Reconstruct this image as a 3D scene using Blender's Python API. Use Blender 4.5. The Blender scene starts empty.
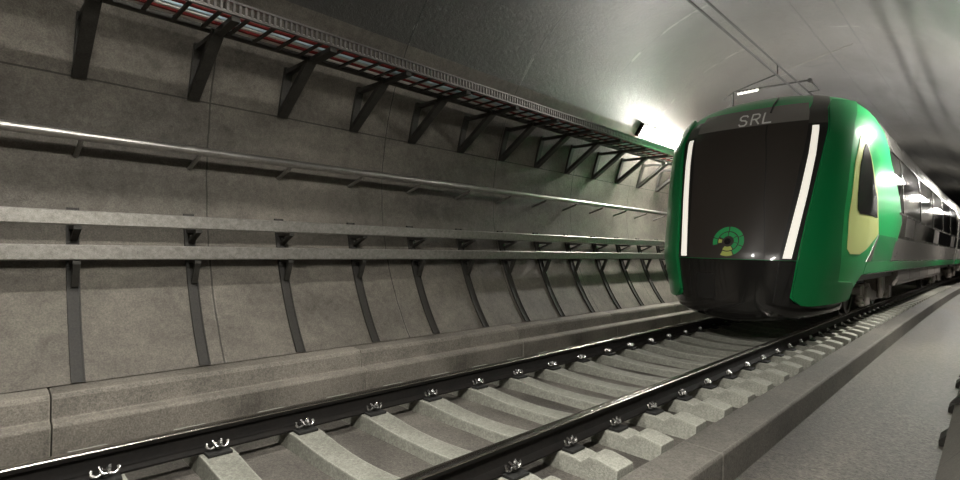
import bpy, math, random
from math import sin, cos, pi, radians as rad
random.seed(7)
scn = bpy.context.scene
COL = scn.collection

# ------------------------------------------------------------------ dimensions (metres, track centre X=0, along +Y)
R, ZC = 3.456, 2.281           # tunnel lining
RING, RING0 = 2.3725, 1.904    # lining ring pitch
CAM = (2.896, 0.0, 1.382)
SLP, SL0 = 0.5977, 0.5798      # sleeper pitch

def bend(x, y):                # the line swings gently to the right far ahead
    return x + 0.0005*max(0.0, y-9.0)**2

def wall_x(z):
    return math.sqrt(max(0, R*R-(z-ZC)**2))

def lerp_tab(x, xs, ys):
    if x <= xs[0]: return ys[0]
    for i in range(1, len(xs)):
        if x <= xs[i]:
            t = (x-xs[i-1])/(xs[i]-xs[i-1]); return ys[i-1]+t*(ys[i]-ys[i-1])
    return ys[-1]

# ------------------------------------------------------------------ materials
def principled(name, base, rough=.5, metal=0., emit=None, estr=0., coat=0., spec=.5):
    m = bpy.data.materials.new(name); m.use_nodes = True
    b = m.node_tree.nodes['Principled BSDF']
    b.inputs['Base Color'].default_value = (*base, 1)
    b.inputs['Roughness'].default_value = rough
    b.inputs['Metallic'].default_value = metal
    b.inputs['Coat Weight'].default_value = coat
    b.inputs['Coat Roughness'].default_value = .05
    b.inputs['Specular IOR Level'].default_value = spec
    if emit:
        b.inputs['Emission Color'].default_value = (*emit, 1)
        b.inputs['Emission Strength'].default_value = estr
    return m

class NT:
    def __init__(s, m): s.t = m.node_tree; s.n = s.t.nodes; s.l = s.t.links
    def add(s, typ, **kw):
        n = s.n.new(typ)
        for k, v in kw.items(): setattr(n, k, v)
        return n
    def link(s, a, b): s.l.new(a, b)
    def math(s, op, a, b=None, c=None):
        n = s.n.new('ShaderNodeMath'); n.operation = op
        for i, v in enumerate((a, b, c)):
            if v is None: continue
            if isinstance(v, (int, float)): n.inputs[i].default_value = v
            else: s.l.new(v, n.inputs[i])
        return n.outputs[0]
    def noise(s, vec, scale, detail=4, rough=.6, dist=0):
        n = s.n.new('ShaderNodeTexNoise'); n.inputs['Scale'].default_value = scale
        n.inputs['Detail'].default_value = detail; n.inputs['Roughness'].default_value = rough
        n.inputs['Distortion'].default_value = dist
        s.l.new(vec, n.inputs['Vector']); return n.outputs['Fac']
    def ramp(s, fac, stops):
        n = s.n.new('ShaderNodeValToRGB'); e = n.color_ramp.elements
        while len(e) < len(stops): e.new(.5)
        for el, (p, c) in zip(e, stops):
            el.position = p; el.color = (*c, 1) if len(c) == 3 else c
        s.l.new(fac, n.inputs[0]); return n.outputs[0]
    def mix(s, fac, a, b, blend='MIX'):
        n = s.n.new('ShaderNodeMix'); n.data_type = 'RGBA'; n.blend_type = blend
        for i, v in ((0, fac), (6, a), (7, b)):
            if isinstance(v, (int, float)): n.inputs[i].default_value = v
            elif isinstance(v, tuple): n.inputs[i].default_value = (*v, 1)
            else: s.l.new(v, n.inputs[i])
        return n.outputs[2]

def concrete(name, lo, hi, rough=(.55, .8), scale=1.0, bump=.25, stretch=None, speck=.5, spec=.5, wear=0.):
    m = principled(name, hi); T = NT(m); b = T.n['Principled BSDF']
    tc = T.add('ShaderNodeTexCoord'); v = tc.outputs['Object']
    if stretch:
        mp = T.add('ShaderNodeMapping'); mp.inputs['Scale'].default_value = stretch
        T.link(v, mp.inputs['Vector']); vs = mp.outputs[0]
    else: vs = v
    big = T.noise(vs, .9*scale, 5, .62); fine = T.noise(v, 22*scale, 6, .75); grit = T.noise(v, 55*scale, 4, .75)
    f = T.math('ADD', T.math('MULTIPLY', big, .75), T.math('MULTIPLY', fine, .45))
    c = T.ramp(f, [(.47, lo), (.73, hi)])
    c = T.mix(speck, c, T.ramp(grit, [(.38, (.22,)*3), (.62, (.80,)*3)]), 'OVERLAY')
    if wear:      # chipped, paler arrises
        ge = T.add('ShaderNodeNewGeometry'); bv = T.add('ShaderNodeBevel'); bv.samples = 6; bv.inputs['Radius'].default_value = .022
        dt = T.add('ShaderNodeVectorMath'); dt.operation = 'DOT_PRODUCT'
        T.link(ge.outputs['Normal'], dt.inputs[0]); T.link(bv.outputs[0], dt.inputs[1])
        k_ = T.math('MULTIPLY', T.math('SUBTRACT', .995, dt.outputs['Value']), 9)
        k_ = T.math('MULTIPLY', T.math('MINIMUM', T.math('MAXIMUM', k_, 0), 1), T.math('ADD', fine, .3))
        c = T.mix(T.math('MULTIPLY', k_, wear), c, tuple(min(1, q*1.7) for q in hi))
    T.link(c, b.inputs['Base Color'])
    rr = T.add('ShaderNodeMapRange'); T.link(big, rr.inputs[0])
    rr.inputs[1].default_value = .3; rr.inputs[2].default_value = .7
    rr.inputs[3].default_value = rough[0]; rr.inputs[4].default_value = rough[1]
    T.link(rr.outputs[0], b.inputs['Roughness']); b.inputs['Specular IOR Level'].default_value = spec
    h = T.math('ADD', T.math('MULTIPLY', fine, .6), T.math('MULTIPLY', grit, .4))
    bp = T.add('ShaderNodeBump'); bp.inputs['Strength'].default_value = bump; bp.inputs['Distance'].default_value = .02
    T.link(h, bp.inputs['Height']); T.link(bp.outputs[0], b.inputs['Normal'])
    return m

def lining(name, lo, hi, rough, bump, spec, hjoint, limeamt, jw=.009):
    """cast concrete lining: UV = (arc length from the crown, metres along the line)"""
    m = principled(name, hi); T = NT(m); b = T.n['Principled BSDF']
    tc = T.add('ShaderNodeTexCoord'); v = tc.outputs['Object']
    uv = T.add('ShaderNodeUVMap'); sp = T.add('ShaderNodeSeparateXYZ'); T.link(uv.outputs[0], sp.inputs[0])
    mp = T.add('ShaderNodeMapping'); mp.inputs['Scale'].default_value = (1, .45, 1); T.link(v, mp.inputs[0])
    wob = T.math('MULTIPLY', T.math('SUBTRACT', T.noise(v, 3, 3), .5), .03)
    u, w = sp.outputs[0], T.math('ADD', sp.outputs[1], wob)
    big = T.noise(mp.outputs[0], .8, 6, .65, .4); fine = T.noise(v, 16, 6, .75); grit = T.noise(v, 70, 3, .7)
    d = T.math('PINGPONG', T.math('ADD', T.math('SUBTRACT', w, RING0), RING*40), RING/2)        # distance to a ring joint
    ring = T.math('LESS_THAN', d, jw)
    joints = ring
    for uj in hjoint:
        du = T.math('ABSOLUTE', T.math('SUBTRACT', T.math('ADD', u, T.math('MULTIPLY', wob, .4)), uj))
        joints = T.math('MAXIMUM', joints, T.math('LESS_THAN', du, jw))
    mid = T.noise(v, 3.2, 6, .7, .6)
    f = T.math('ADD', T.math('ADD', T.math('MULTIPLY', big, .55), T.math('MULTIPLY', mid, .35)), T.math('MULTIPLY', fine, .3))
    c = T.ramp(f, [(.42, lo), (.78, hi)])
    c = T.mix(.45, c, T.ramp(grit, [(.38, (.3,)*3), (.62, (.72,)*3)]), 'OVERLAY')
    # lime that has bled out of some of the ring joints
    lime = T.math('MULTIPLY', T.math('LESS_THAN', d, .022), T.math('GREATER_THAN', T.noise(v, 2.2, 6, .8), .53))
    c = T.mix(T.math('MULTIPLY', lime, limeamt), c, (.34, .33, .30))
    c = T.mix(T.math('MULTIPLY', joints, .75), c, tuple(x*.45 for x in lo))
    T.link(c, b.inputs['Base Color'])
    rr = T.add('ShaderNodeMapRange'); T.link(big, rr.inputs[0])
    rr.inputs[1].default_value = .32; rr.inputs[2].default_value = .68
    rr.inputs[3].default_value = rough[0]; rr.inputs[4].default_value = rough[1]
    T.link(rr.outputs[0], b.inputs['Roughness']); b.inputs['Specular IOR Level'].default_value = spec
    h = T.math('ADD', T.math('MULTIPLY', fine, .55), T.math('MULTIPLY', grit, .35))
    h = T.math('SUBTRACT', h, T.math('MULTIPLY', joints, .8))
    bp = T.add('ShaderNodeBump'); bp.inputs['Strength'].default_value = bump; bp.inputs['Distance'].default_value = .02
    T.link(h, bp.inputs['Height']); T.link(bp.outputs[0], b.inputs['Normal'])
    return m

def metal(name, lo, hi, rough=(.3, .55), met=.8, scale=6, bump=.08, coat=0):
    m = principled(name, hi, metal=met, coat=coat); T = NT(m); b = T.n['Principled BSDF']
    tc = T.add('ShaderNodeTexCoord'); v = tc.outputs['Object']
    n1 = T.noise(v, scale, 6, .7); n2 = T.noise(v, scale*7, 3, .6)
    f = T.math('ADD', T.math('MULTIPLY', n1, .6), T.math('MULTIPLY', n2, .4))
    T.link(T.ramp(f, [(.36, lo), (.66, hi)]), b.inputs['Base Color'])
    rr = T.add('ShaderNodeMapRange'); T.link(n1, rr.inputs[0]); rr.inputs[1].default_value = .3; rr.inputs[2].default_value = .7
    rr.inputs[3].default_value = rough[0]; rr.inputs[4].default_value = rough[1]
    T.link(rr.outputs[0], b.inputs['Roughness'])
    bp = T.add('ShaderNodeBump'); bp.inputs['Strength'].default_value = bump; bp.inputs['Distance'].default_value = .01
    T.link(n2, bp.inputs['Height']); T.link(bp.outputs[0], b.inputs['Normal'])
    return m

M = {}
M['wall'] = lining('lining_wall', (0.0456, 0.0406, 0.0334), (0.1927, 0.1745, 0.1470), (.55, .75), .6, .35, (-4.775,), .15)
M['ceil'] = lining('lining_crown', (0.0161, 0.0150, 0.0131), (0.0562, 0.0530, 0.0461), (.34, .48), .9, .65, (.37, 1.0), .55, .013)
M['wallr'] = lining('lining_right', (0.0585, 0.0538, 0.0468), (0.1404, 0.1310, 0.1131), (.5, .68), .35, .45, (4.775,), .2)
M['kerb'] = concrete('kerb_concrete', (0.0747, 0.0676, 0.0562), (0.2195, 0.2001, 0.1686), (.6, .85), 1.3, .6, wear=.9)
M['kerb2'] = concrete('walkway_kerb_concrete', (0.0677, 0.0628, 0.0534), (0.1669, 0.1566, 0.1351), (.5, .75), 1.3, .7, wear=.9)
M['slab'] = concrete('slab_concrete', (0.0498, 0.0444, 0.0383), (0.1454, 0.1331, 0.1148), (.6, .85), 1.6, .6)
M['walk'] = concrete('walkway_concrete', (0.0553, 0.0501, 0.0425), (0.1615, 0.1487, 0.1275), (.38, .6), .75, .9, (2.5, .4, 1), speck=.85)
M['plinth'] = concrete('plinth_dark', (0.0060, 0.0055, 0.0050), (0.0200, 0.0185, 0.0165), (.6, .8), 1, .4)  # concrete plinth in a very dark base tone
M['sleeper'] = concrete('sleeper_concrete', (0.1544, 0.1544, 0.1290), (0.3270, 0.3270, 0.2816), (.6, .85), 1.4, .45, speck=.4, wear=.7)
M['railside'] = metal('rail_rust', (.003, .0026, .0022), (.011, .009, .0075), (.6, .8), .0, 5)
M['railside'].node_tree.nodes['Principled BSDF'].inputs['Specular IOR Level'].default_value = .25
M['railtop'] = metal('rail_worn', (.38, .36, .33), (.55, .52, .48), (.20, .26), 1., 1.5, 0)
M['galv'] = metal('galvanised_steel', (0.1870, 0.1785, 0.1615), (0.4080, 0.3910, 0.3570), (.38, .55), .75, 22)
M['pipe'] = metal('pipe_steel', (.36, .35, .33), (.55, .53, .50), (.28, .42), .9, 10)
M['pipe2'] = metal('standoff_steel', (.10, .095, .085), (.26, .245, .22), (.4, .6), .3, 10)
M['darksteel'] = metal('dark_bracket_steel', (.022, .021, .018), (.055, .052, .045), (.5, .7), .4, 9)
M['ribsteel'] = metal('rib_steel', (0.0126, 0.0112, 0.0095), (0.0385, 0.0350, 0.0294), (.6, .8), .0, 10)
M['tray'] = metal('tray_steel', (0.1186, 0.1132, 0.1079), (0.2265, 0.2158, 0.2050), (.35, .5), .8, 12)
M['clip'] = metal('clip_steel', (.45, .45, .44), (.75, .74, .72), (.18, .3), 1., 8)
M['pad'] = principled('rubber_pad', (.012, .012, .011), .7)
M['wire'] = metal('overhead_wire', (.004, .004, .0035), (.012, .011, .010), (.6, .8), 0)
M['porcelain'] = principled('insulator_white', (.75, .75, .72), .25)
M['housing'] = metal('lamp_housing', (.03, .03, .028), (.06, .058, .054), (.4, .6), .3)
def tube_mat(st): return principled('lamp_diffuser', (.9, .9, .85), .4, emit=(1., .965, .895), estr=st)
M['cable_red'] = principled('cable_red', (0.1560, 0.0108, 0.0096), .5)
M['cable_white'] = principled('cable_white', (0.5270, 0.5100, 0.4760), .5)
M['cable_blue'] = principled('cable_pale', (.42, .55, .60), .5)

def paint(name, base, coat=1., rough=.32, metal_=0.):
    m = principled(name, base, rough, metal_, coat=coat); return m
M['green'] = paint('train_green', (.005, .40, .105), .45, .3)
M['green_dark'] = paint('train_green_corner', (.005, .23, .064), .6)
M['green_mod'] = paint('train_green_side', (.008, .30, .075))
M['lime'] = paint('train_lime', (.72, .78, .30), .5)
M['glass'] = paint('windscreen_glass', (.048, .040, .034), .8, .28)
M['gloss_black'] = paint('gloss_black', (.012, .011, .010), .8, .22)
M['satin_black'] = paint('satin_black', (.014, .013, .012), .3, .4)
M['border'] = paint('border_grey', (0.0665, 0.0608, 0.0532), .5, .35)
M['headlight'] = principled('headlight_strip', (.9, .9, .85), .3, emit=(1., .93, .80), estr=.40)
M['silver'] = metal('train_silver', (0.2520, 0.2460, 0.2280), (0.3300, 0.3240, 0.3000), (.2, .3), .9, 2, .02)
M['panel'] = metal('train_grey_panel', (.22, .20, .19), (.32, .30, .28), (.25, .38), .6, 2, .03)
M['sideglass'] = paint('side_glass', (.004, .004, .004), .15, .05)
M['sideglass'].node_tree.nodes['Principled BSDF'].inputs['Specular IOR Level'].default_value = .25
M['header'] = paint('header_ceiling_sheen', (0.2550, 0.2346, 0.2176), .9, .25)  # grey lightened to hold the ceiling's reflection above the windscreen
M['cabglass'] = principled('cab_glass', (.006, .006, .006), .25, spec=.2)
M['roof'] = metal('train_roof', (.10, .10, .095), (.18, .175, .165), (.35, .5), .5, 3)
M['under'] = metal('underframe_grey', (0.1750, 0.1562, 0.1438), (0.3250, 0.2937, 0.2687), (.35, .55), .6, 8)
M['wheel'] = metal('wheel_steel', (.05, .045, .04), (.13, .12, .11), (.35, .5), .8, 8)
M['logo_green'] = paint('emblem_green', (.03, .42, .12), .5)
M['logo_lime'] = paint('emblem_lime', (.55, .62, .15), .5)
M['letter'] = principled('lettering_white', (.92, .91, .88), .5)

# ------------------------------------------------------------------ mesh helpers
class MB:
    def __init__(s): s.v = []; s.f = []; s.uv = None
    def add(s, vs, fs):
        o = len(s.v); s.v += [tuple(p) for p in vs]; s.f += [tuple(o+i for i in f) for f in fs]; return s
    def box(s, x0, x1, y0, y1, z0, z1):
        vs = [(x, y, z) for x in (x0, x1) for y in (y0, y1) for z in (z0, z1)]
        return s.add(vs, [(0, 1, 3, 2), (4, 6, 7, 5), (0, 4, 5, 1), (2, 3, 7, 6), (0, 2, 6, 4), (1, 5, 7, 3)])
    def sweep(s, prof, ys, bent=True):
        """closed (x,z) outline, counter-clockwise seen from -Y, carried along Y"""
        n = len(prof); vs = []
        for y in ys:
            for x, z in prof: vs.append((bend(x, y) if bent else x, y, z))
        fs = []
        for j in range(len(ys)-1):
            for i in range(n):
                a, b = j*n+i, j*n+(i+1) % n
                fs.append((a, b, b+n, a+n))
        fs.append(tuple(reversed(range(n)))); fs.append(tuple(range((len(ys)-1)*n, len(ys)*n)))
        return s.add(vs, fs)
    def slab(s, poly, y0, y1):
        """closed (x,z) outline extruded from y0 to y1 (no bend)"""
        return s.sweep(poly, [y0, y1], False)
    def tube(s, pts, r, n=8, caps=True):
        from mathutils import Vector
        P = [Vector(p) for p in pts]; vs = []; up = None
        for i, p in enumerate(P):
            d = (P[min(i+1, len(P)-1)]-P[max(i-1, 0)]).normalized()
            if up is None:
                up = Vector((0, 0, 1)) if abs(d.z) < .9 else Vector((1, 0, 0))
            a = d.cross(up).normalized(); up = a.cross(d).normalized()
            for k in range(n):
                t = 2*pi*k/n; vs.append(p+a*(r*cos(t))+up*(r*sin(t)))
        fs = []
        for i in range(len(P)-1):
            for k in range(n):
                a, b = i*n+k, i*n+(k+1) % n; fs.append((a, b, b+n, a+n))
        if caps: fs.append(tuple(reversed(range(n)))); fs.append(tuple(range((len(P)-1)*n, len(P)*n)))
        return s.add(vs, fs)
    def disc(s, c, axis, r, h, n=16, r2=None):
        from mathutils import Vector
        a = Vector(axis).normalized(); c = Vector(c)
        return s.lathe(c, a, [(0, 0), (r, 0), (r if r2 is None else r2, h), (0, h)], n)
    def lathe(s, c, axis, prof, n=20):
        from mathutils import Vector
        a = Vector(axis).normalized(); c = Vector(c)
        u = a.orthogonal().normalized(); w = a.cross(u); vs = []
        for r, h in prof:
            for k in range(n):
                t = 2*pi*k/n; vs.append(c+a*h+u*(r*cos(t))+w*(r*sin(t)))
        fs = [(j*n+k, j*n+(k+1) % n, (j+1)*n+(k+1) % n, (j+1)*n+k) for j in range(len(prof)-1) for k in range(n)]
        return s.add(vs, fs)
    def grid(s, fn, us, vs_, flip=False):
        nu, nv = len(us), len(vs_)
        vs = [fn(u, v) for v in vs_ for u in us]; fs = []
        for j in range(nv-1):
            for i in range(nu-1):
                q = (j*nu+i, j*nu+i+1, (j+1)*nu+i+1, (j+1)*nu+i)
                fs.append(q if not flip else tuple(reversed(q)))
        return s.add(vs, fs)
    def shell(s, fn, us, vs_, t0, t1):
        """a patch with thickness: fn(u, v, offset)"""
        nu, nv = len(us), len(vs_); N = nu*nv
        vs = [fn(u, v, t1) for v in vs_ for u in us]+[fn(u, v, t0) for v in vs_ for u in us]; fs = []
        for j in range(nv-1):
            for i in range(nu-1):
                a = j*nu+i; q = (a, a+1, a+nu+1, a+nu); fs.append(q); fs.append(tuple(N+k for k in reversed(q)))
        for i in range(nu-1):
            fs.append((i+N, i+1+N, i+1, i)); b = (nv-1)*nu+i; fs.append((b, b+1, b+1+N, b+N))
        for j in range(nv-1):
            a = j*nu; fs.append((a, a+nu, a+nu+N, a+N)); b = a+nu-1; fs.append((b+N, b+nu+N, b+nu, b))
        return s.add(vs, fs)

def wloc(o):
    x = y = z = 0
    while o: x += o.location.x; y += o.location.y; z += o.location.z; o = o.parent
    return x, y, z

def obj(name, mb, mat, parent=None, loc=(0, 0, 0), smooth=False, label=None, bev=0, sharp=40):
    """mb is given in world coordinates; loc = where the object's own origin goes"""
    me = bpy.data.meshes.new(name)
    base = wloc(parent) if parent else loc
    me.from_pydata([(x-base[0], y-base[1], z-base[2]) for x, y, z in mb.v], [], mb.f)
    me.materials.append(M[mat] if isinstance(mat, str) else mat)
    import bmesh
    bm = bmesh.new(); bm.from_mesh(me)
    bmesh.ops.recalc_face_normals(bm, faces=bm.faces) if smooth != 'keep' else None
    if bev:
        es = [e for e in bm.edges if len(e.link_faces) == 2 and e.calc_face_angle(0) > rad(35)]
        bmesh.ops.bevel(bm, geom=es, offset=bev, segments=2, profile=.6, affect='EDGES', clamp_overlap=True)
    if smooth:
        for f in bm.faces: f.smooth = True
        for e in bm.edges:
            if len(e.link_faces) == 2 and e.calc_face_angle(0) > rad(sharp): e.smooth = False
    bm.to_mesh(me); bm.free()
    o = bpy.data.objects.new(name, me); COL.objects.link(o)
    if parent: o.parent = parent
    else: o.location = loc
    if label: o['label'] = label
    return o

def thing(name, label, cat, loc, group=None):
    o = bpy.data.objects.new(name, None); COL.objects.link(o); o.location = loc; o.empty_display_size = .2
    return tag(o, label, cat, group)

def tag(o, label, cat, group=None):
    o['label'] = label; o['category'] = cat; o['kind'] = 'thing'
    if group: o['group'] = group
    return o

def struct(name, mb, mat, smooth=False):
    o = obj(name, mb, mat, smooth=smooth); o['kind'] = 'structure'; return o

def dup(o, loc, label):
    c = o.copy(); COL.objects.link(c); c.location = loc; c['label'] = label
    for ch in o.children:
        d = ch.copy(); COL.objects.link(d); d.parent = c
        for g in ch.children:
            e = g.copy(); COL.objects.link(e); e.parent = d
    return c

def yrange(a, b, st=1.0):
    n = max(1, int(math.ceil((b-a)/st))); return [a+(b-a)*i/n for i in range(n+1)]

ORD = ['first', 'second', 'third', 'fourth', 'fifth', 'sixth', 'seventh', 'eighth', 'ninth', 'tenth', 'eleventh', 'twelfth',
       'thirteenth', 'fourteenth', 'fifteenth', 'sixteenth', 'seventeenth', 'eighteenth', 'nineteenth', 'twentieth']
def nth(i):
    if i < 20: return ORD[i]
    if i == 29: return 'thirtieth'
    if i == 39: return 'fortieth'
    return ('twenty-' if i < 30 else 'thirty-' if i < 40 else 'forty-')+ORD[i % 10]

# ------------------------------------------------------------------ the setting
YA, YB = -9.0, 74.0
def vault(name, a0, a1, mat):
    n = max(6, int(abs(a1-a0)/2.5)); ys = yrange(YA, YB, 1.5); t = .30
    A = [rad(a0+(a1-a0)*i/n) for i in range(n+1)]
    me = bpy.data.meshes.new(name); vs = []; fs = []; uvs = []
    m = n+1
    for rr in (R, R+t):
        for y in ys:
            for a in A: vs.append((bend(rr*cos(a), y), y, ZC+rr*sin(a))); uvs.append((-(a-pi/2)*R, y))
    N = m*len(ys)
    for j in range(len(ys)-1):
        for i in range(n):
            q = (j*m+i, j*m+i+1, (j+1)*m+i+1, (j+1)*m+i)
            fs.append(q); fs.append(tuple(N+k for k in reversed(q)))
    me.from_pydata(vs, [], fs)
    uvl = me.uv_layers.new(name='UVMap')
    for lp in me.loops: uvl.data[lp.index].uv = uvs[lp.vertex_index]
    for p in me.polygons: p.use_smooth = True
    me.materials.append(M[mat])
    o = bpy.data.objects.new(name, me); COL.objects.link(o); o['kind'] = 'structure'; return o
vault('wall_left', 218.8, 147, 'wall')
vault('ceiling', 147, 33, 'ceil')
vault('wall_right', 33, -39.5, 'wallr')

LY = yrange(YA, YB, 1.5)
struct('floor_trackbed', MB().sweep([(-1.42, -.6), (1.30, -.6), (1.30, -.11), (-1.42, -.11)], LY), 'slab')
struct('floor_channel', MB().sweep([(-2.42, -.75), (-1.42, -.75), (-1.42, -.46), (-2.42, -.46)], LY), 'slab')
struct('floor_walkway', MB().sweep([(1.58, -.55), (2.66, -.55), (2.66, -.25), (1.58, -.25)], LY), 'walk')
struct('baseboard_right', MB().sweep([(2.665, -.5), (2.95, -.5), (2.95, .08), (2.70, .12), (2.665, .06)], LY), 'plinth')

# ------------------------------------------------------------------ kerbs
BL = 2.87; G = .004
KL = [(-2.69, -.46), (-2.335, -.46), (-2.335, -.135), (-2.355, -.112), (-2.44, -.098), (-2.462, .06), (-2.485, .098), (-2.65, .112), (-2.69, .112)]
KLAB = ['stepped concrete kerb block cut by the left edge of the picture',
        'stepped concrete kerb block at the lower left, second from the left edge',
        'stepped concrete kerb block, third from the left edge, beside the left rail',
        'stepped concrete kerb block, fourth from the left edge, beside the left rail',
        'stepped concrete kerb block beside the front of the train',
        'stepped concrete kerb block beside the train, behind its front corner']
for i, lab in enumerate(KLAB):
    y = .502+(i-1)*BL
    o = obj('kerb_block', MB().sweep(KL, yrange(y+G, y+BL-G, 1.0)), 'kerb', bev=.012, loc=(-2.6, y+BL/2, -.46))
    tag(o, lab, 'kerb', 'stepped kerb blocks along the left wall')

KR = [(1.30, -.40), (1.60, -.40), (1.60, -.018), (1.585, 0.0), (1.318, 0.0), (1.30, -.014)]
y = 3.70-2*BL; i = 0
while y < 34:
    o = obj('walkway_kerb', MB().sweep(KR, yrange(y+G*.4, y+BL-G*.4, 1.0)), 'kerb2', bev=.012, loc=(bend(1.45, y+BL/2), y+BL/2, -.40))
    lab = ('long low concrete kerb block between sleepers and walkway, nearest the camera' if i == 1 else
           'low concrete kerb block behind the camera beside the walkway' if i == 0 else
           'low concrete kerb block between track and walkway, %s from the near end' % nth(i-1))
    tag(o, lab, 'kerb', 'low kerb blocks beside the walkway'); y += BL; i += 1

# ------------------------------------------------------------------ rails
def rail_profile(x):
    h = [(-.07, 0), (.07, 0), (.07, .012), (.018, .03), (.009, .05), (.009, .112), (.034, .126), (.036, .150), (.028, .1575),
         (-.028, .1575), (-.036, .150), (-.034, .126), (-.009, .112), (-.009, .05), (-.018, .03), (-.07, .012)]
    return [(x+a, b+.004) for a, b in h]
RX = .7535
for sx, lab in ((-1, 'dark steel rail nearer the left wall, with a bright worn top'), (1, 'dark steel rail nearer the walkway, with a bright worn top')):
    x = sx*RX
    o = thing('rail', lab, 'rail', (x, 0, .004), 'the two running rails')
    obj('rail_body', MB().sweep(rail_profile(x), yrange(-4, 62, 1.0)), 'railside', o, smooth=True, sharp=30)
    crown = [(x-.037, .1515), (x+.037, .1515)]+[(x+.0378*cos(rad(q)), .1545+.0115*sin(rad(q))) for q in range(0, 181, 15)]
    obj('running_surface', MB().sweep(crown, yrange(-4, 62, 1.0)), 'railtop', o, smooth=True, sharp=60, label='polished bright strip along the top of the rail')

# ------------------------------------------------------------------ sleepers with spring clips
def sleeper_body():
    top = [(0, -.036), (.15, -.034), (.30, -.027), (.45, -.014), (.56, -.003), (.62, 0), (.90, 0), (.955, -.002), (1.00, -.012), (1.06, .036), (1.11, .040), (1.20, .026), (1.265, .010)]
    pr = [(-x, z) for x, z in reversed(top)]+top[1:]
    mb = MB(); vs = []; n = len(pr)
    for x, z in pr:
        wt = .088+.012*min(1, abs(x)/.6); wb = .135
        for yy, zz in ((-wt, z), (wt, z), (wb, -.24), (-wb, -.24)): vs.append((x, yy, zz))
    fs = []
    for i in range(n-1):
        for k_ in range(4):
            a, b = i*4+k_, i*4+(k_+1) % 4; fs.append((a, b, b+4, a+4))
    fs.append((0, 1, 2, 3)); fs.append(tuple((n-1)*4+q for q in (3, 2, 1, 0)))
    return mb.add(vs, fs)

def clip_parts(sx, side):
    """W-shaped spring clip on one side of a rail; side=+1 is towards +X"""
    cx = sx*RX+side*.105
    pts = []
    pts = [(cx-side*.035, -.012, .036), (cx-side*.030, -.020, .040)]
    for sg in (-1, 1):
        loop = []
        for q in range(11):
            t = rad(-60+27*q)
            yy, hh = .040+.026*sin(t-pi/2), .026*cos(t-pi/2)
            loop.append((cx-side*.012+side*hh*.45+.0, sg*yy, (.058-hh*.9)))
        if sg == -1: first_half = [(cx+side*.02, -.012, .048)]+loop
        else: second_half = [(cx+side*.02, .012, .048)]+loop
    spring = MB().tube(list(reversed(first_half))+second_half, .0095, 8)
    bolt = MB().lathe((cx, 0, .03), (0, 0, 1), [(0, 0), (.020, 0), (.020, .012), (.012, .013), (.012, .036), (0, .038)], 6)
    pad = MB(); x0, x1 = sorted((sx*RX+side*.074, sx*RX+side*.165))
    pad.box(x0, x1, -.075, .075, .0, .019)
    return spring, bolt, pad

def make_sleeper(y, label):
    o = thing('sleeper', label, 'sleeper', (0, 0, -.24), 'concrete sleepers under the rails')
    obj('sleeper_body', sleeper_body(), 'sleeper', o, bev=.006)
    for sx in (-1, 1):
        for side in (-1, 1):
            s_, b_, p_ = clip_parts(sx, side)
            c = obj('rail_clip', s_, 'clip', o, smooth=True, label='shiny W-shaped spring clip')
            obj('clip_bolt', b_, 'darksteel', c)
            obj('rail_pad', p_, 'pad', o, bev=.005)
    o.location = (0, y, -.24)
    return o
NS = 54
S0 = None
for kk in range(-1, NS):
    yy = SL0+SLP*kk
    i = kk+1
    # count from the train outwards: the sleeper just in front of the train's nose is number one
    q = int((8.45-SL0)/SLP)-kk
    if q >= 0:
        lab = 'concrete sleeper just in front of the train nose' if q == 0 else 'pale concrete sleeper between the rails, %s one out from the train' % nth(q)
    else:
        lab = 'concrete sleeper beneath the train, %s one behind its nose' % nth(-q-1)
    if S0 is None: S0 = make_sleeper(yy, lab)
    else: dup(S0, (bend(0, yy), yy, -.24), lab)

# ------------------------------------------------------------------ left wall: ribs, beams, handrail, brackets, tray
NR = 14
WY = [0.70+1.007*i for i in range(NR)]
def make_rib():
    y0 = 0.
    o = thing('wall_rib', '', 'steel rib', (-2.7, 0, .12), 'steel ribs on the left wall')
    zs = [.128+(1.66-.128)*i/16 for i in range(17)]
    def path(z, off): return -wall_x(z)+off
    mb = MB()
    poly = [(path(z, .004), z) for z in zs]+[(path(z, .040), z) for z in reversed(zs)]
    mb.slab(poly, -.048, .048)
    poly2 = [(path(z, .041), z) for z in zs]+[(path(z, .060), z) for z in reversed(zs)]
    obj('strap', mb, 'ribsteel', o, smooth=False)
    obj('edge_flange', MB().slab(poly2, .038, .048), 'ribsteel', o)
    for zt, zb in ((1.485, 1.36), (1.165, .93)):
        m2 = MB().box(-wall_x(zt)+.02, -2.985, -.030, .030, zt-.035, zt-.002)
        obj('arm', m2, 'darksteel', o)
        a = (-wall_x(zb)+.05, zb); b = (-3.03, zt-.03)
        m3 = MB().slab([(a[0], a[1]), (a[0]+.045, a[1]-.01), (b[0]+.035, b[1]), (b[0]-.02, b[1])], -.022, .030)
        obj('brace', m3, 'darksteel', o)
        m4 = MB().box(-wall_x(zt+.06)+.02, -3.06, -.035, .015, zt-.002, zt+.02) if False else MB().disc((-wall_x(zb)+.06, .0, zb+.05), (1, 0, 0), .018, .02, 6)
        obj('bolt_head', m4, 'clip', o)
    return o
rib0 = make_rib()
RIBS = 'dark steel rib on the left wall below the beams, %s'
for i, yy in enumerate(WY):
    lab = RIBS % ('nearest the camera' if i == 0 else '%s from the camera' % nth(i))
    if i == 0: rib0.location = (-2.7, yy, .12); rib0['label'] = lab
    else: dup(rib0, (-2.7, yy, .12), lab)

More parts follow.
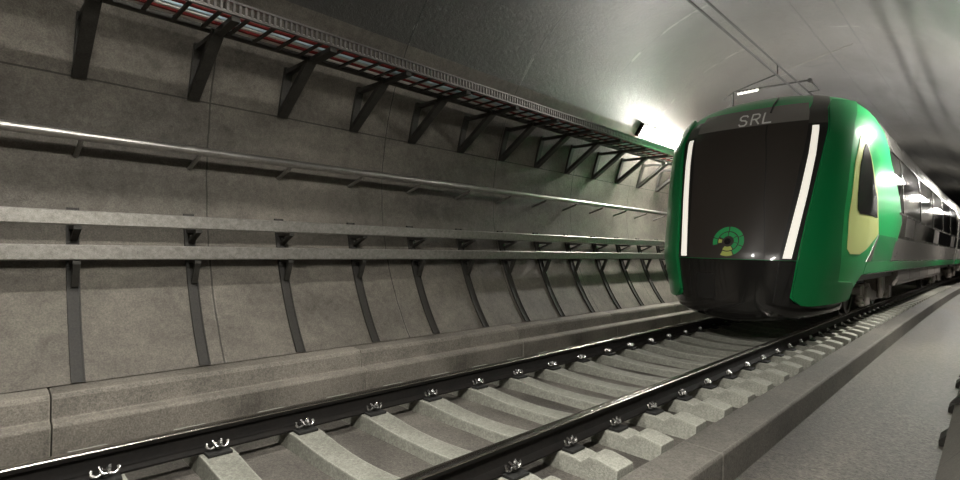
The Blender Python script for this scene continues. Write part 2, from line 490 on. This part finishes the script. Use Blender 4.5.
for nm, z0, z1, lab in (('upper', 1.488, 1.622, 'upper of the two galvanised beams along the left wall'), ('lower', 1.168, 1.308, 'lower of the two galvanised beams along the left wall')):
    r = .010; x0, x1 = -3.065, -2.985
    pr = [(x0, z0), (x1-r, z0), (x1, z0+r), (x1, z1-r), (x1-r, z1), (x0, z1)]
    o = obj('guard_beam', MB().sweep(pr, yrange(-3, 24, 1.0)), 'galv', loc=(-3.02, 8, z0))
    tag(o, lab, 'beam', 'galvanised beams along the left wall')

o = thing('handrail', 'round steel handrail pipe along the left wall above the beams', 'handrail', (-3.11, .72, 2.17))
obj('pipe', MB().tube([(bend(-3.11, y), y, 2.325) for y in yrange(-3, 24, 1.0)], .045, 16), 'pipe', o, smooth=True)
for i in range(14):
    y = .72+1.004*i
    mb = MB().tube([(-3.452, y-.0, 2.168), (-3.36, y, 2.195), (-3.14, y, 2.262), (-3.11, y, 2.29)], .022, 8)
    obj('standoff', mb, 'pipe2', o, smooth=True)

# tray brackets
def make_bracket():
    o = thing('tray_bracket', '', 'bracket', (-3.4, 0, 2.92), 'triangular brackets below the cable tray')
    zs = [2.92+(3.50-2.92)*i/8 for i in range(9)]
    poly = [(-wall_x(z)+.004, z) for z in zs]+[(-wall_x(z)+.05, z) for z in reversed(zs)]
    obj('wall_plate', MB().slab(poly, -.05, .05), 'darksteel', o, bev=.003)
    # sloping channel from the foot up to the tray: a flange with two webs
    a0, a1 = (-3.36, 2.925), (-2.60, 3.455)
    dx, dz = a1[0]-a0[0], a1[1]-a0[1]; L = math.hypot(dx, dz); nx, nz = dz/L, -dx/L
    mb = MB().slab([(a0[0], a0[1]), (a0[0]+nx*.016, a0[1]+nz*.016), (a1[0]+nx*.016, a1[1]+nz*.016), (a1[0], a1[1])], -.058, .058)
    obj('strut', mb, 'darksteel', o, bev=.003)
    mb = MB()
    for s_ in (-1, 1):
        mb.slab([(a0[0], a0[1]), (a1[0], a1[1]), (a1[0]-nx*.04, a1[1]-nz*.04), (a0[0]-nx*.012, a0[1]+.05)], s_*.05-.006, s_*.05+.006)
    obj('strut_web', mb, 'darksteel', o)
    obj('arm', MB().box(-wall_x(3.44)+.02, -2.12, -.040, .040, 3.425, 3.474), 'darksteel', o, bev=.004)
    return o
br0 = make_bracket()
for i in range(14):
    y = .715+1.003*i
    lab = 'dark triangular steel bracket below the cable tray, %s' % ('nearest the camera' if i == 0 else '%s from the camera' % nth(i))
    if i == 0: br0.location = (-3.4, y, 2.92); br0['label'] = lab
    else: dup(br0, (-3.4, y, 2.92), lab)

TY = (-2.0, 22.0)
o = thing('cable_tray', 'long steel cable tray with slotted side on the left wall brackets', 'cable tray', (-2.4, 1, 3.476))
mb = MB()
ys = yrange(TY[0], TY[1], 1.0)
for z0, z1 in ((3.476, 3.498), (3.585, 3.605)):
    mb.sweep([(-2.135, z0), (-2.10, z0), (-2.10, z1), (-2.135, z1)], ys)
y = TY[0]
while y < TY[1]:
    mb.box(bend(-2.125, y), bend(-2.108, y), y, y+.022, 3.497, 3.586); y += .055
obj('slotted_side', mb, 'tray', o, label='bright slotted side of the tray')
obj('back_rail', MB().sweep([(-2.74, 3.476), (-2.66, 3.476), (-2.66, 3.50), (-2.72, 3.50), (-2.72, 3.60), (-2.74, 3.60)], ys), 'darksteel', o)
y = TY[0]+.06
while y < TY[1]:
    obj('rung', MB().box(bend(-2.67, y), bend(-2.13, y), y, y+.034, 3.478, 3.496), 'darksteel', o); y += .25075*1.0
CB = [(-2.60, .022, 'cable_white', 'white cable lying nearest the wall in the cable tray'),
      (-2.525, .028, 'cable_red', 'dark red cable beside the wall-side white cable in the tray'),
      (-2.44, .024, 'cable_white', 'white cable along the middle of the cable tray'),
      (-2.375, .024, 'cable_blue', 'pale blue cable along the middle of the cable tray'),
      (-2.28, .030, 'cable_red', 'thick dark red cable near the slotted side of the tray'),
      (-2.195, .022, 'cable_white', 'white cable against the slotted side of the tray')]
for j, (x, r, mt, lab) in enumerate(CB):
    pts = [(bend(x+.006*sin(y*1.3+j*2), y), y, 3.498+r) for y in yrange(TY[0], TY[1], .5)]
    o = obj('cable', MB().tube(pts, r, 8), mt, smooth=True, loc=(x, 1, 3.5)); tag(o, lab, 'cable', 'cables in the tray')

# ------------------------------------------------------------------ right wall: ribs with feet
def make_rrib():
    o = thing('wall_rib', '', 'steel rib', (2.62, 0, -.25), 'steel ribs at the foot of the right wall')
    zs = [.12+(1.2-.12)*i/10 for i in range(11)]
    obj('strap', MB().slab([(wall_x(z)-.004, z) for z in zs]+[(wall_x(z)-.05, z) for z in reversed(zs)], -.05, .05), 'ribsteel', o)
    obj('foot', MB().slab([(2.664, -.248), (2.664, -.13), (2.62, -.15), (2.575, -.20), (2.575, -.248)], -.14, .14), 'darksteel', o, bev=.006)
    return o
rr0 = make_rrib()
for i, y in enumerate((6.1, 7.45, 8.9, 10.3)):
    x = bend(2.62, y)
    lab = 'dark steel rib foot on the walkway at the right edge, %s' % ['nearest the camera', 'second from the camera', 'third from the camera', 'fourth from the camera', 'fifth from the camera'][i]
    if i == 0: rr0.location = (x, y, -.25); rr0['label'] = lab
    else: dup(rr0, (x, y, -.25), lab)

# ------------------------------------------------------------------ tunnel lamps
def make_lamp(st, side, yc, label, L=2.4, group='tunnel lamps', light_shield=False):
    """batten lamp on the side wall, facing the track and down"""
    zc = 4.16; xw = wall_x(zc)
    o = thing('tunnel_lamp', label, 'lamp', (bend(side*(xw-.05), yc), yc, zc), group)
    s = side; bx = bend(0, yc)
    a = math.atan2(zc-ZC, xw)       # radial direction
    def P(d, t, y): # d = distance in from the wall, t = tangential offset (up)
        rr = R-d
        return (bx+s*(rr*cos(a)-t*sin(a)), yc+y, ZC+rr*sin(a)+t*cos(a))
    def bar(d0, d1, t0, t1, y0, y1):
        mb = MB(); vs = [P(d, t, y) for y in (y0, y1) for d in (d0, d1) for t in (t0, t1)]
        return mb.add(vs, [(0, 1, 3, 2), (4, 6, 7, 5), (0, 4, 5, 1), (2, 3, 7, 6), (0, 2, 6, 4), (1, 5, 7, 3)])
    obj('housing', bar(.01, .06, -.15, .15, -L/2, L/2), 'housing', o, bev=.004)
    obj('diffuser', bar(.061, .16, -.13, .13, -L/2+.10, L/2-.10), tube_mat(st), o, bev=.012, label='glowing white diffuser')
    if light_shield: obj('light_shield', bar(.01, .52, .156, .165, -L/2, L/2), 'housing', o, label='unseen shield added above the tube to keep light off the crown')  # unseen plate added to block this lamp's upward light
    for sg in (-1, 1):
        y0, y1 = sorted((sg*L/2, sg*(L/2-.099)))
        obj('end_cap', bar(.008, .11, -.155, .155, y0, y1), 'housing', o, bev=.006)
    return o
make_lamp(185, -1, 12.0, 'glowing tube lamp on the left wall just beyond the cable tray')
for j, yc in enumerate((23.6, 32.4)):
    make_lamp(70, -1, yc, 'tube lamp on the left wall hidden behind the train, %s' % ('nearer one' if j == 0 else 'further one'))
for j, (yc, st) in enumerate(((.8, 95), (11.8, 95), (23.6, 90), (32.4, 80), (41.8, 80))):
    make_lamp(st, 1, yc, 'tube lamp on the right wall, %s from the camera' % nth(j), light_shield=(j == 0))
# downlights on the crown over the camera, the tube set deep between the housing's sides
def ceil_lamp(x, yc, st, label, L=1.5):
    zc = ZC+math.sqrt(R*R-x*x)
    o = thing('ceiling_lamp', label, 'lamp', (x, yc, zc-.02), 'ceiling lamps')
    pr = [(x-.16, zc-.22), (x-.14, zc-.22), (x-.12, zc-.06), (x+.12, zc-.06), (x+.14, zc-.22), (x+.16, zc-.22), (x+.14, zc-.03), (x-.14, zc-.03)]
    obj('housing', MB().slab(pr, yc-L/2, yc+L/2), 'housing', o)
    for y0 in (yc-L/2-.02, yc+L/2): obj('end_cap', MB().box(x-.16, x+.16, y0, y0+.02, zc-.22, zc-.03), 'housing', o)
    obj('diffuser', MB().box(x-.09, x+.09, yc-L/2+.06, yc+L/2-.06, zc-.12, zc-.065), tube_mat(st), o, bev=.012)
ceil_lamp(-.45, .3, 190, 'tube lamp on the tunnel crown above the camera')

# ------------------------------------------------------------------ overhead line
for z, r, lab in ((4.72, .018, 'lower overhead wire running above the track'), (4.925, .017, 'upper overhead wire running above the track')):
    o = obj('overhead_wire', MB().tube([(bend(0, y), y, z) for y in yrange(3, 60, 2.)], r, 6), 'wire', smooth=True, loc=(0, 10, z))
    tag(o, lab, 'wire', 'overhead wires')
o = obj('wire_dropper', MB().tube([(0, 10.69, 4.725), (0, 10.69, 4.92)], .012, 6), 'wire', loc=(0, 10.69, 4.72))
tag(o, 'short vertical dropper between the two overhead wires', 'dropper')
YS = 12.5
o = thing('overhead_line_support', 'dark bracket frame with white insulator holding the overhead wires', 'overhead support', (-1.41, YS, 5.13))
obj('drop_tube', MB().tube([(-1.62, YS, 4.96), (-1.38, YS, 5.10), (-.50, YS, 5.315)], .016, 8), 'wire', o, smooth=True)
obj('stay', MB().tube([(-.50, YS, 5.315), (.87, YS, 5.63)], .006, 6), 'pipe2', o)
obj('arm', MB().tube([(-1.36, YS, 5.08), (-.86, YS, 5.075), (.17, YS, 5.05)], .020, 8), 'wire', o, smooth=True)
ins = [(-1.30, YS-.02, 5.03), (-.86, YS-.02, 5.045)]
prof = []
for q in range(12):
    h = .44*q/11; prof.append((.022 if q % 2 else .042, h))
obj('insulator', MB().lathe(ins[0], (.44, 0, .015), [(0, 0)]+prof+[(0, .44)], 12), 'porcelain', o, smooth=True, sharp=80, label='white ribbed insulator')
obj('post', MB().tube([(-1.41, YS, 5.10), (-1.407, YS, 4.55)], .022, 8), 'wire', o)
obj('hanger', MB().tube([(.13, YS, 5.05), (.30, YS, 4.80), (.10, YS, 4.80)], .016, 8), 'wire', o)
obj('clamp', MB().lathe((.13, YS-.04, 5.04), (0, 1, 0), [(0, 0), (.045, 0), (.045, .08), (0, .08)], 10), 'wire', o)

# ------------------------------------------------------------------ the train
ZK = [.40, .7, 1.3, 2.3, 2.9, 3.3, 3.6, 3.8, 3.95, 4.05, 4.12, 4.16]
WK = [1.26, 1.32, 1.47, 1.56, 1.58, 1.56, 1.49, 1.40, 1.27, 1.09, .80, .45]
YK = [8.36, 8.36, 8.36, 8.70, 8.90, 9.03, 9.19, 9.36, 9.55, 9.76, 10.02, 10.4]
LK = [1.45, 1.5, 1.55, 1.55, 1.55, 1.55, 1.6, 1.6, 1.6, 1.6, 1.6, 1.5]
NK = [2.5, 2.5, 2.5, 2.8, 3.0, 3.1, 3.1, 3.0, 2.8, 2.6, 2.5, 2.5]
def S0f(t, z):
    """nose surface: t = angle round the nose in degrees (0 centre, 90 = side, beyond 90 = back along the side), z = height"""
    W = lerp_tab(z, ZK, WK); Yc = lerp_tab(z, ZK, YK); L = lerp_tab(z, ZK, LK); n = lerp_tab(z, ZK, NK)
    sg = 1 if t >= 0 else -1; a = abs(t)
    if a >= 90: return (sg*W, Yc+L+rad(a-90)*2, z)
    s, c = sin(rad(a)), max(cos(rad(a)), 0)
    return (sg*W*s**(2/n), Yc+L-L*c**(2/n), z)
def S(t, z, off=0.0):
    x, y, zz = S0f(t, z)
    if off:
        e = .4
        a = S0f(t-e, z); b = S0f(t+e, z); c = S0f(t, z-.01); d = S0f(t, z+.01)
        u = [b[i]-a[i] for i in range(3)]; v = [d[i]-c[i] for i in range(3)]
        n = (u[1]*v[2]-u[2]*v[1], u[2]*v[0]-u[0]*v[2], u[0]*v[1]-u[1]*v[0])
        l = math.sqrt(sum(q*q for q in n)) or 1
        x, y, zz = x+n[0]/l*off, y+n[1]/l*off, zz+n[2]/l*off
    return (bend(x, y), y, zz)
def lin(a, b, n): return [a+(b-a)*i/n for i in range(n+1)]
def tpatch(name, tl, tr, zlo, zhi, mat, parent, t0, t1, nu=10, nv=16, label=None, sg=1, smooth=True):
    """patch on the nose between left edge tl(z) and right edge tr(z)"""
    fl = tl if callable(tl) else (lambda z: tl); fr = tr if callable(tr) else (lambda z: tr)
    def fn(u, v, off):
        z = zlo+(zhi-zlo)*v; t = fl(z)+(fr(z)-fl(z))*u
        return S(sg*t, z, off)
    mb = MB().shell(fn, lin(0, 1, nu), lin(0, 1, nv), t0, t1)
    return obj(name, mb, mat, parent, smooth=smooth, label=label, sharp=35)
def tab(xs, ys): return lambda z: lerp_tab(z, xs, ys)

car = thing('train_car', 'green and black front car of the train with glowing headlight strips', 'train', (0, 20, .16), 'train cars')
END = 30.6

# cab shell
zlow = lambda t: lerp_tab(abs(t), [0, 29, 31.6, 33.9, 38.4, 44, 50, 61.7, 76.8, 84.3, 88.6, 95, 100, 300], [.66, .70, .77, .69, .62, .617, .626, .656, .694, .76, .93, 1.06, 1.07, 1.07])
modT = tab([1.0, 1.26, 1.27, 1.77, 2.28, 2.92, 3.44, 3.6, 4.16], [170, 171, 184, 192, 168, 127, 114, 108, 78])
us = []
mb = MB()
def shellfn(u, v, off):
    # u in [-1,1]; near the side the edge follows the slanted rear boundary
    zt = .62+(4.158-.62)*v
    T = modT(zt); t = u*T
    zl = zlow(t); z = zl+(4.158-zl)*v
    return S(t, z, off)
ul = sorted(set([-1, 1]+[round(x, 4) for x in lin(-1, 1, 110)]))
vl = [0, .02, .05]+lin(.09, .84, 26)+lin(.86, 1, 12)
obj('cab_shell', MB().shell(shellfn, ul, vl, -.03, 0), 'green', car, smooth=True, sharp=30)
obj('cab_roof_cap', MB().sweep([(-.46, 4.10), (.46, 4.10), (.46, 4.157), (-.46, 4.157)], yrange(10.35, 14, 1)), 'green', car)

# glossy black mask, windscreen, lower panel
tm = tab([.6, .77, .95, 1.26, 1.9, 2.4, 2.95, 3.35, 3.6, 3.8], [31.5, 31.5, 31.7, 31.5, 31.5, 32, 33.5, 36, 36, 30])
ntm = lambda z: -tm(z)
tg = tab([1.2, 1.7, 2.7, 3.34, 3.8], [22, 21.8, 21.9, 23.6, 25])
for s_ in (-1, 1):
    tpatch('mask_border', tg, tm, 1.275, 3.40, 'satin_black', car, -.01, .006, 8, 30, sg=s_)
tpatch('header_band', lambda z: -tg(z), tg, 3.462, 3.795, 'header', car, -.01, .0068, 24, 8, label='grey band above the windscreen, ceiling reflection in its colour, carrying the lettering')
tpatch('header_band', lambda z: -tm(z), lambda z: -tg(z), 3.402, 3.70, 'border', car, -.01, .006, 6, 8, label='dark grey panel at the windscreen corner')
tpatch('windscreen', lambda z: -tg(z), tg, 1.275, 3.46, 'glass', car, -.01, .007, 24, 36, label='dark glossy windscreen')
tpatch('lower_mask', ntm, tm, .62, 1.268, 'gloss_black', car, -.01, .006, 24, 10, label='glossy black panel below the windscreen')
for a, b in ((-22.5, -21.9), (21.9, 22.5)):
    tpatch('mask_joint', a, b, .64, 1.26, 'satin_black', car, .0, .010, 2, 8)
tpatch('roof_stripe', tab([3.4, 3.66, 3.94, 4.05, 4.15], [23.7, 24.5, 31, 36, 48]), tab([3.4, 3.66, 3.94, 4.05, 4.15], [36, 36.5, 44, 50, 64]), 3.402, 4.15, 'border', car, -.01, .006, 8, 14, label='dark grey band over the right roof edge')
tpatch('nose_dark_patch', -16.3, -5.6, .64, 1.03, 'satin_black', car, .0, .016, 6, 8, label='dark patch low on the nose, left of centre')  # raised dark rectangle low on the nose, off centre
# wiper and centre joint
wt = tab([1.3, 2.19, 3.27, 3.54, 3.81, 3.99], [14.4, 8.5, 4.5, 4.5, 6.1, 9.2])
tpatch('windscreen_joint', lambda z: wt(z)-.22, lambda z: wt(z)+.22, 1.30, 3.44, 'satin_black', car, .0, .010, 2, 30)
tpatch('wiper', lambda z: wt(z)-.28, lambda z: wt(z)+.28, 3.66, 3.99, 'satin_black', car, .012, .03, 2, 14, label='thin dark wiper over the roof edge')
# headlight strips
hl_in = tab([1.30, 3.36], [23.6, 26.0]); hl_out = tab([1.30, 3.36], [28.4, 30.0])
for s_ in (-1, 1):
    tpatch('headlight_strip', hl_in, hl_out, 1.30, 3.355, 'headlight', car, .004, .016, 3, 30, sg=s_, label='glowing white headlight strip')
    # corner panel between the mask and the cab side
    tc_ = tab([.48, .90, .935, 1.53, 2.07, 2.95, 3.35, 3.75, 3.9], [80, 80, 61.5, 56.5, 53.5, 52.1, 54.2, 62.2, 66])
    def cfn(u, v, off, s_=s_):
        z0 = .62+(3.80-.62)*v; a = (tm(z0) if z0 < 3.6 else lerp_tab(z0, [3.6, 3.66, 3.94], [36, 36.5, 44]))+.6; b = max(a+2, tc_(z0)); t = a+(b-a)*u
        zl = zlow(t); z = zl+(3.80-zl)*v
        return S(s_*t, z, off)
    obj('corner_panel', MB().shell(cfn, lin(0, 1, 14), lin(0, .06, 4)+lin(.09, .135, 3)+[.137, .145]+lin(.17, 1, 30), -.01, .048), 'green_dark', car, smooth=True, sharp=35, label='dark green wrap-round corner panel')
    # lime panel with the driver's side window
    yl = tab([1.39, 1.45, 1.96, 2.81, 3.25, 3.30], [68.5, 64.8, 60.6, 58.7, 62.9, 66]); yr = tab([1.39, 1.46, 1.74, 2.0, 2.5, 3.0, 3.25, 3.30], [80, 89, 115, 106.5, 88.4, 73, 69.3, 67.5])
    tpatch('cab_side_panel', yl, yr, 1.39, 3.30, 'lime', car, -.01, .007, 10, 26, sg=s_, label='lime green panel beside the driver window')
    wl = tab([2.0, 2.03, 2.08, 2.3, 2.74, 2.95, 3.09], [71.5, 68.6, 67.4, 64.8, 63.8, 65.2, 68]); wr = tab([2.0, 2.46, 2.95, 3.06, 3.09], [101.8, 86, 73, 70.2, 69])
    tpatch('cab_window', wl, wr, 2.0, 3.09, 'cabglass', car, .004, .014, 10, 22, sg=s_, label='black driver side window')
    gl = tab([1.27, 1.735], [96, 116.5]); gr = tab([1.27, 1.735], [107, 118.5])
    tpatch('grey_flash', gl, gr, 1.28, 1.735, 'panel', car, -.01, .006, 4, 6, sg=s_, label='narrow grey slanting stripe')
    tpatch('cab_side_lower', lambda z: gr(z), lambda z: modT(z)-12, 1.28, 1.735, 'green_dark', car, -.01, .004, 10, 6, sg=s_)

# bumper under the nose
def bump(u, v, off):
    t = u*100; z = .20+(.75-.20)*v
    x, y, _ = S0f(t, .7); k = .86+.08*v if abs(t) < 60 else .9+.04*v
    return (bend(x*k, y), y+.10+.07*(1-v)**2*2, z)
obj('bumper', MB().shell(bump, lin(-1, 1, 60), [0, .05, .15, .4, .7, 1], -.0, .0), 'gloss_black', car, smooth=True, sharp=35) if False else None
mb = MB()
ul = lin(-1, 1, 60); prof = [(.16, .93), (.0, .95), (-.0, .97)]
def bfn(u, v, off):
    t = u*80
    ks = [(.30, .78, .20), (.33, .86, .12), (.38, .90, .07), (.48, .92, .05), (.62, .92, .05), (.80, .92, .05)]
    i = min(int(v), 5); z, k, dy = ks[i]
    zl = lerp_tab(abs(t), [0, 35, 60, 97], [0, 0.08, .16, .26]); z = z+zl*(1-(z-.19)/.61)
    x, y, _ = S0f(t, .7); x *= k/.9*.93; y = y+dy-off
    return (bend(x*(1-.0*off), y), y, z)
obj('bumper', MB().shell(bfn, ul, [0, 1, 2, 3, 4, 5], -.05, 0), 'gloss_black', car, smooth=True, sharp=35, label='glossy black bumper under the nose')

# emblem on the windscreen
def on_nose(x, z, off):
    lo, hi = -60., 60.
    for _ in range(40):
        m_ = (lo+hi)/2
        if S0f(m_, z)[0] < x: lo = m_
        else: hi = m_
    return S(lo, z, off)
def arc(r0, r1, a0, a1, mat, cx=-.046, cz=1.543):
    n = max(3, int(abs(a1-a0)/7))
    fn = lambda u, v, off: on_nose(cx+(r0+(r1-r0)*v)*cos(rad(a0+(a1-a0)*u)), cz+(r0+(r1-r0)*v)*sin(rad(a0+(a1-a0)*u)), off)
    return MB().shell(fn, lin(0, 1, n), [0, .5, 1], .006, .0115), mat
em = obj('emblem', MB().shell(lambda u, v, off: on_nose(-.046+.05*v*cos(u)-.01, 1.543+.05*v*sin(u)+.0, off), lin(0, 2*pi, 16), [.05, 1], .006, .0105), 'gloss_black', car, label='ring-shaped green emblem')
RO = .232
for r0, r1, a0, a1, mt in ((.70, 1, 168, 196, 'logo_green'), (.70, 1, 93, 164, 'logo_green'), (.70, 1, 27, 88, 'logo_green'), (.70, 1, -17, 23, 'logo_green'), (.70, 1, -62, -21, 'logo_green'), (.70, 1, -113, -66, 'logo_lime'),
                           (.37, .63, 97, 152, 'logo_green'), (.37, .63, 38, 90, 'logo_green'), (.37, .63, -8, 32, 'logo_green'), (.37, .63, -52, -13, 'logo_green'), (.37, .63, -118, -58, 'logo_lime'), (.40, .63, 165, 192, 'logo_lime')):
    mb, mt = arc(r0*RO, r1*RO, a0, a1, mt); obj('emblem_segment', mb, mt, em)

# lettering
def stroke(pts, w=.024):
    mb = MB()
    for (x0, z0), (x1, z1) in zip(pts[:-1], pts[1:]):
        l = math.hypot(x1-x0, z1-z0); ux, uz = (x1-x0)/l, (z1-z0)/l; px, pz = -uz*w/2, ux*w/2
        e = w*.3
        fn = lambda u, v, off: on_nose(x0-ux*e+(x1-x0+2*ux*e)*u+px*(2*v-1), z0-uz*e+(z1-z0+2*uz*e)*u+pz*(2*v-1), off)
        mb.shell(fn, lin(0, 1, 2), [0, 1], .006, .012)
    return mb
def letter(name, strokes, x0, w, z0=3.49, h=.19):
    mb = MB()
    for st in strokes:
        q = stroke([(x0+w*a, z0+h*b) for a, b in st]); mb.add(q.v, q.f)
    obj(name, mb, 'letter', car, label='white lettering on the windscreen top')
letter('lettering', [[(1, .84), (.82, .98), (.25, 1), (.03, .86), (.03, .66), (.25, .53), (.75, .47), (.98, .34), (.98, .14), (.75, 0), (.18, 0), (0, .14)]], -.150, .115)
letter('lettering', [[(0, 0), (0, 1), (.7, 1), (.97, .86), (.97, .62), (.7, .48), (0, .48)], [(.5, .48), (1, 0)]], .038, .115)
letter('lettering', [[(0, 1), (0, 0), (1, 0)]], .218, .115)

# car bodies
BW = lambda z: lerp_tab(z, ZK, WK)-.012
def body_prof():
    zs = [1.05, 1.07, 1.27, 1.74, 1.78, 2.3, 2.9, 3.3, 3.45, 3.6, 3.7, 3.8, 3.88, 3.95, 4.0, 4.05, 4.09, 4.12, 4.145]
    r = [(BW(z), z) for z in zs]
    return r+[(.3, 4.155), (-.3, 4.155)]+[(-x, z) for x, z in reversed(r)]
def side_patch(name, parent, z0, z1, y0, y1, mat, sg, t1=.010, t0=-.004, nz=3, step=1.2, label=None, slant=0.):
    zm = [z for z in (1.07, 1.27, 1.78, 2.3, 2.9, 3.3, 3.45, 3.6, 3.7, 3.8, 3.88, 3.95) if z0 < z < z1]
    zs = [z0]+zm+[z1]
    def fn(u, z, off):
        sl = slant*(z-z0)
        y = y0+(y1-y0)*u+sl
        return (bend(sg*(BW(z)+off), y), y, z)
    return obj(name, MB().shell(fn, lin(0, 1, max(1, int((y1-y0)/step))), zs, t0, t1), mat, parent, label=label)

def wheel(parent, x, y):
    sg = 1 if x > 0 else -1; xb = bend(x, y)
    w = MB().lathe((xb-sg*.065, y, .62), (sg, 0, 0), [(.06, .0), (.455, .0), (.455, .028), (.425, .034), (.42, .125), (.36, .13), (.34, .10), (.16, .085), (.13, .15), (.05, .155), (.0, .155)], 28)
    return obj('wheel', w, 'wheel', parent, smooth=True, sharp=30)
def bogie(parent, yc, front=False):
    b = obj('bogie', MB().box(bend(-.95, yc), bend(.95, yc), yc-.22, yc+.22, .45, .75), 'under', parent, bev=.02)
    for sg in (-1, 1):
        pr = [(yc-2.0, .62), (yc-1.15, .60), (yc-.75, .44), (yc+.75, .44), (yc+1.15, .60), (yc+2.0, .62), (yc+2.0, .78), (yc+1.0, .80), (yc+.7, .66), (yc-.7, .66), (yc-1.0, .80), (yc-2.0, .78)]
        x0, x1 = bend(sg*.98, yc), bend(sg*1.12, yc)
        n = len(pr); mb = MB()
        mb.add([(x0, y, z) for y, z in pr]+[(x1, y, z) for y, z in pr], [tuple(range(n)), tuple(reversed(range(n, 2*n)))]+[(i, (i+1) % n, n+(i+1) % n, n+i) for i in range(n)])
        obj('side_frame', mb, 'under', b, bev=.015)
        for dy in (-1.5, 1.5):
            wheel(b, sg*.78, yc+dy)
            ax = MB().box(*sorted((bend(sg*.96, yc), bend(sg*1.17, yc))), yc+dy-.20, yc+dy+.20, .40, .76)
            obj('axle_box', ax, 'under', b, bev=.03)
            for q in (-1, 1):
                sp_ = MB().lathe((bend(sg*1.06, yc), yc+dy+q*.30, .40), (0, 0, 1), [(0, 0), (.085, 0), (.085, .03), (.065, .04), (.085, .08), (.065, .12), (.085, .16), (.065, .2), (.085, .24), (.085, .42), (0, .42)], 12)
                obj('spring', sp_, 'under', b, smooth=True)
        obj('damper', MB().tube([(bend(sg*1.2, yc), yc-.5, .95), (bend(sg*1.2, yc), yc-.35, .50)], .05, 10), 'under', b, smooth=True)
        obj('bolster', MB().box(*sorted((bend(sg*.95, yc), bend(sg*1.20, yc))), yc-.42, yc+.42, .62, .93), 'under', b, bev=.03)
    return b

def car_body(c, y0, y1, lead):
    obj('body', MB().sweep(body_prof(), yrange(y0, y1, 1.0)), 'silver', c, smooth=True, sharp=25)
    ys = 10.9 if lead else y0+.05
    for sg in (-1, 1):
        wy0 = (10.6 if lead else y0+.3); ry0 = 13.2 if lead else wy0
        side_patch('window_band', c, 1.79, 3.28, wy0, y1-.15, 'sideglass', sg, nz=5, label='dark glossy band of side windows')
        side_patch('lower_panel', c, 1.285, 1.735, (11.2 if lead else y0+.02), y1-.02, 'panel', sg, label='grey lower side panel')
        side_patch('sill_stripe', c, 1.075, 1.262, (10.2 if lead else y0+.02), y1-.02, 'green', sg, t1=.016, label='green stripe along the sill')
        side_patch('sill_rail', c, 2.215, 2.255, ry0, y1-.15, 'silver', sg, t1=.022)
        side_patch('cant_rail', c, 3.285, 3.325, (12.0 if lead else wy0), y1-.05, 'silver', sg, t1=.024)
        y = 13.05 if lead else y0+1.2; q = 0
        while y < y1-.8:
            side_patch('window_pillar', c, 2.26, 3.28, y+.72, y+.80, 'silver', sg, t1=.020, slant=-.75)
            if q % 2 == 0:
                side_patch('door_panel', c, 1.80, 2.21, y+1.4, y+2.9, 'panel', sg, t1=.015, label='grey door panel below the windows')
            y += 3.25*.5 if False else 3.3; q += 1
        # roof-edge panels
        y = 11.6 if lead else y0+.1
        while y < y1-.4:
            side_patch('roof_edge_panel', c, 3.34, 3.93, y, min(y+2.15, y1-.05), 'silver', sg, t1=.012); y += 2.2
        y = 14.5+.4 if lead else y0+4.2
        while y+2.1 < (y1-4.6):
            x0, x1 = sorted((bend(sg*.9, y+1), bend(sg*1.36, y+1)))
            mb = MB(); mb.sweep([(sg*.9, .70), (sg*1.30, .70), (sg*1.36, .80), (sg*1.36, 1.04), (sg*.9, 1.04)], [y, y+1.05, y+2.1])
            obj('equipment_box', mb, 'under', c, bev=.015); y += 2.16
    obj('underframe', MB().sweep([(-1.25, .93), (1.25, .93), (1.25, 1.06), (-1.25, 1.06)], yrange(10.2 if lead else y0+.1, y1-.1, 1.)), 'satin_black', c)
    obj('roof_pod', MB().sweep([(-.7, 4.14), (.7, 4.14), (.62, 4.24), (-.62, 4.24)], yrange((15 if lead else y0+2), y1-3, 1.)), 'roof', c)
car_body(car, 10.7, END, True)
bogie(car, 13.93); bogie(car, END-3.4)

c2 = thing('train_car', 'second car of the train, coupled behind the front car', 'train', (0, 42, .16), 'train cars')
car_body(c2, END+.55, END+21, False); bogie(c2, END+4.0); bogie(c2, END+17.5)
obj('gangway', MB().sweep([(-.7, 1.2), (.7, 1.2), (.7, 3.5), (-.7, 3.5)], [END+.0, END+.3, END+.6]), 'satin_black', c2)

# ------------------------------------------------------------------ world, camera, view
w = bpy.data.worlds.new('tunnel_air'); scn.world = w; w.use_nodes = True
w.node_tree.nodes['Background'].inputs[0].default_value = (.30, .29, .26, 1)
w.node_tree.nodes['Background'].inputs[1].default_value = .02

F, YAW, PITCH, ROLL = 512.33, 0.78656, 0.0117, 0.023275
from mathutils import Vector, Matrix
f = Vector((-sin(YAW), cos(YAW), 0)); r = Vector((cos(YAW), sin(YAW), 0)); u = Vector((0, 0, 1))
f2 = f*cos(PITCH)+u*sin(PITCH); u2 = u*cos(PITCH)-f*sin(PITCH)
r3 = r*cos(ROLL)+u2*sin(ROLL); u3 = u2*cos(ROLL)-r*sin(ROLL)
cd = bpy.data.cameras.new('camera'); cam = bpy.data.objects.new('camera', cd); COL.objects.link(cam)
m = Matrix((r3, u3, -f2)).transposed().to_4x4(); m.translation = Vector(CAM); cam.matrix_world = m
cd.sensor_fit = 'HORIZONTAL'; cd.sensor_width = 36; cd.lens = 36*F/960; cd.clip_start = .02; cd.clip_end = 300
scn.camera = cam
vs = scn.view_settings
scn.display_settings.display_device = 'sRGB'
vs.view_transform = 'Standard'; vs.look = 'None'; vs.gamma = 1; vs.use_curve_mapping = False
vs.exposure = 0.75
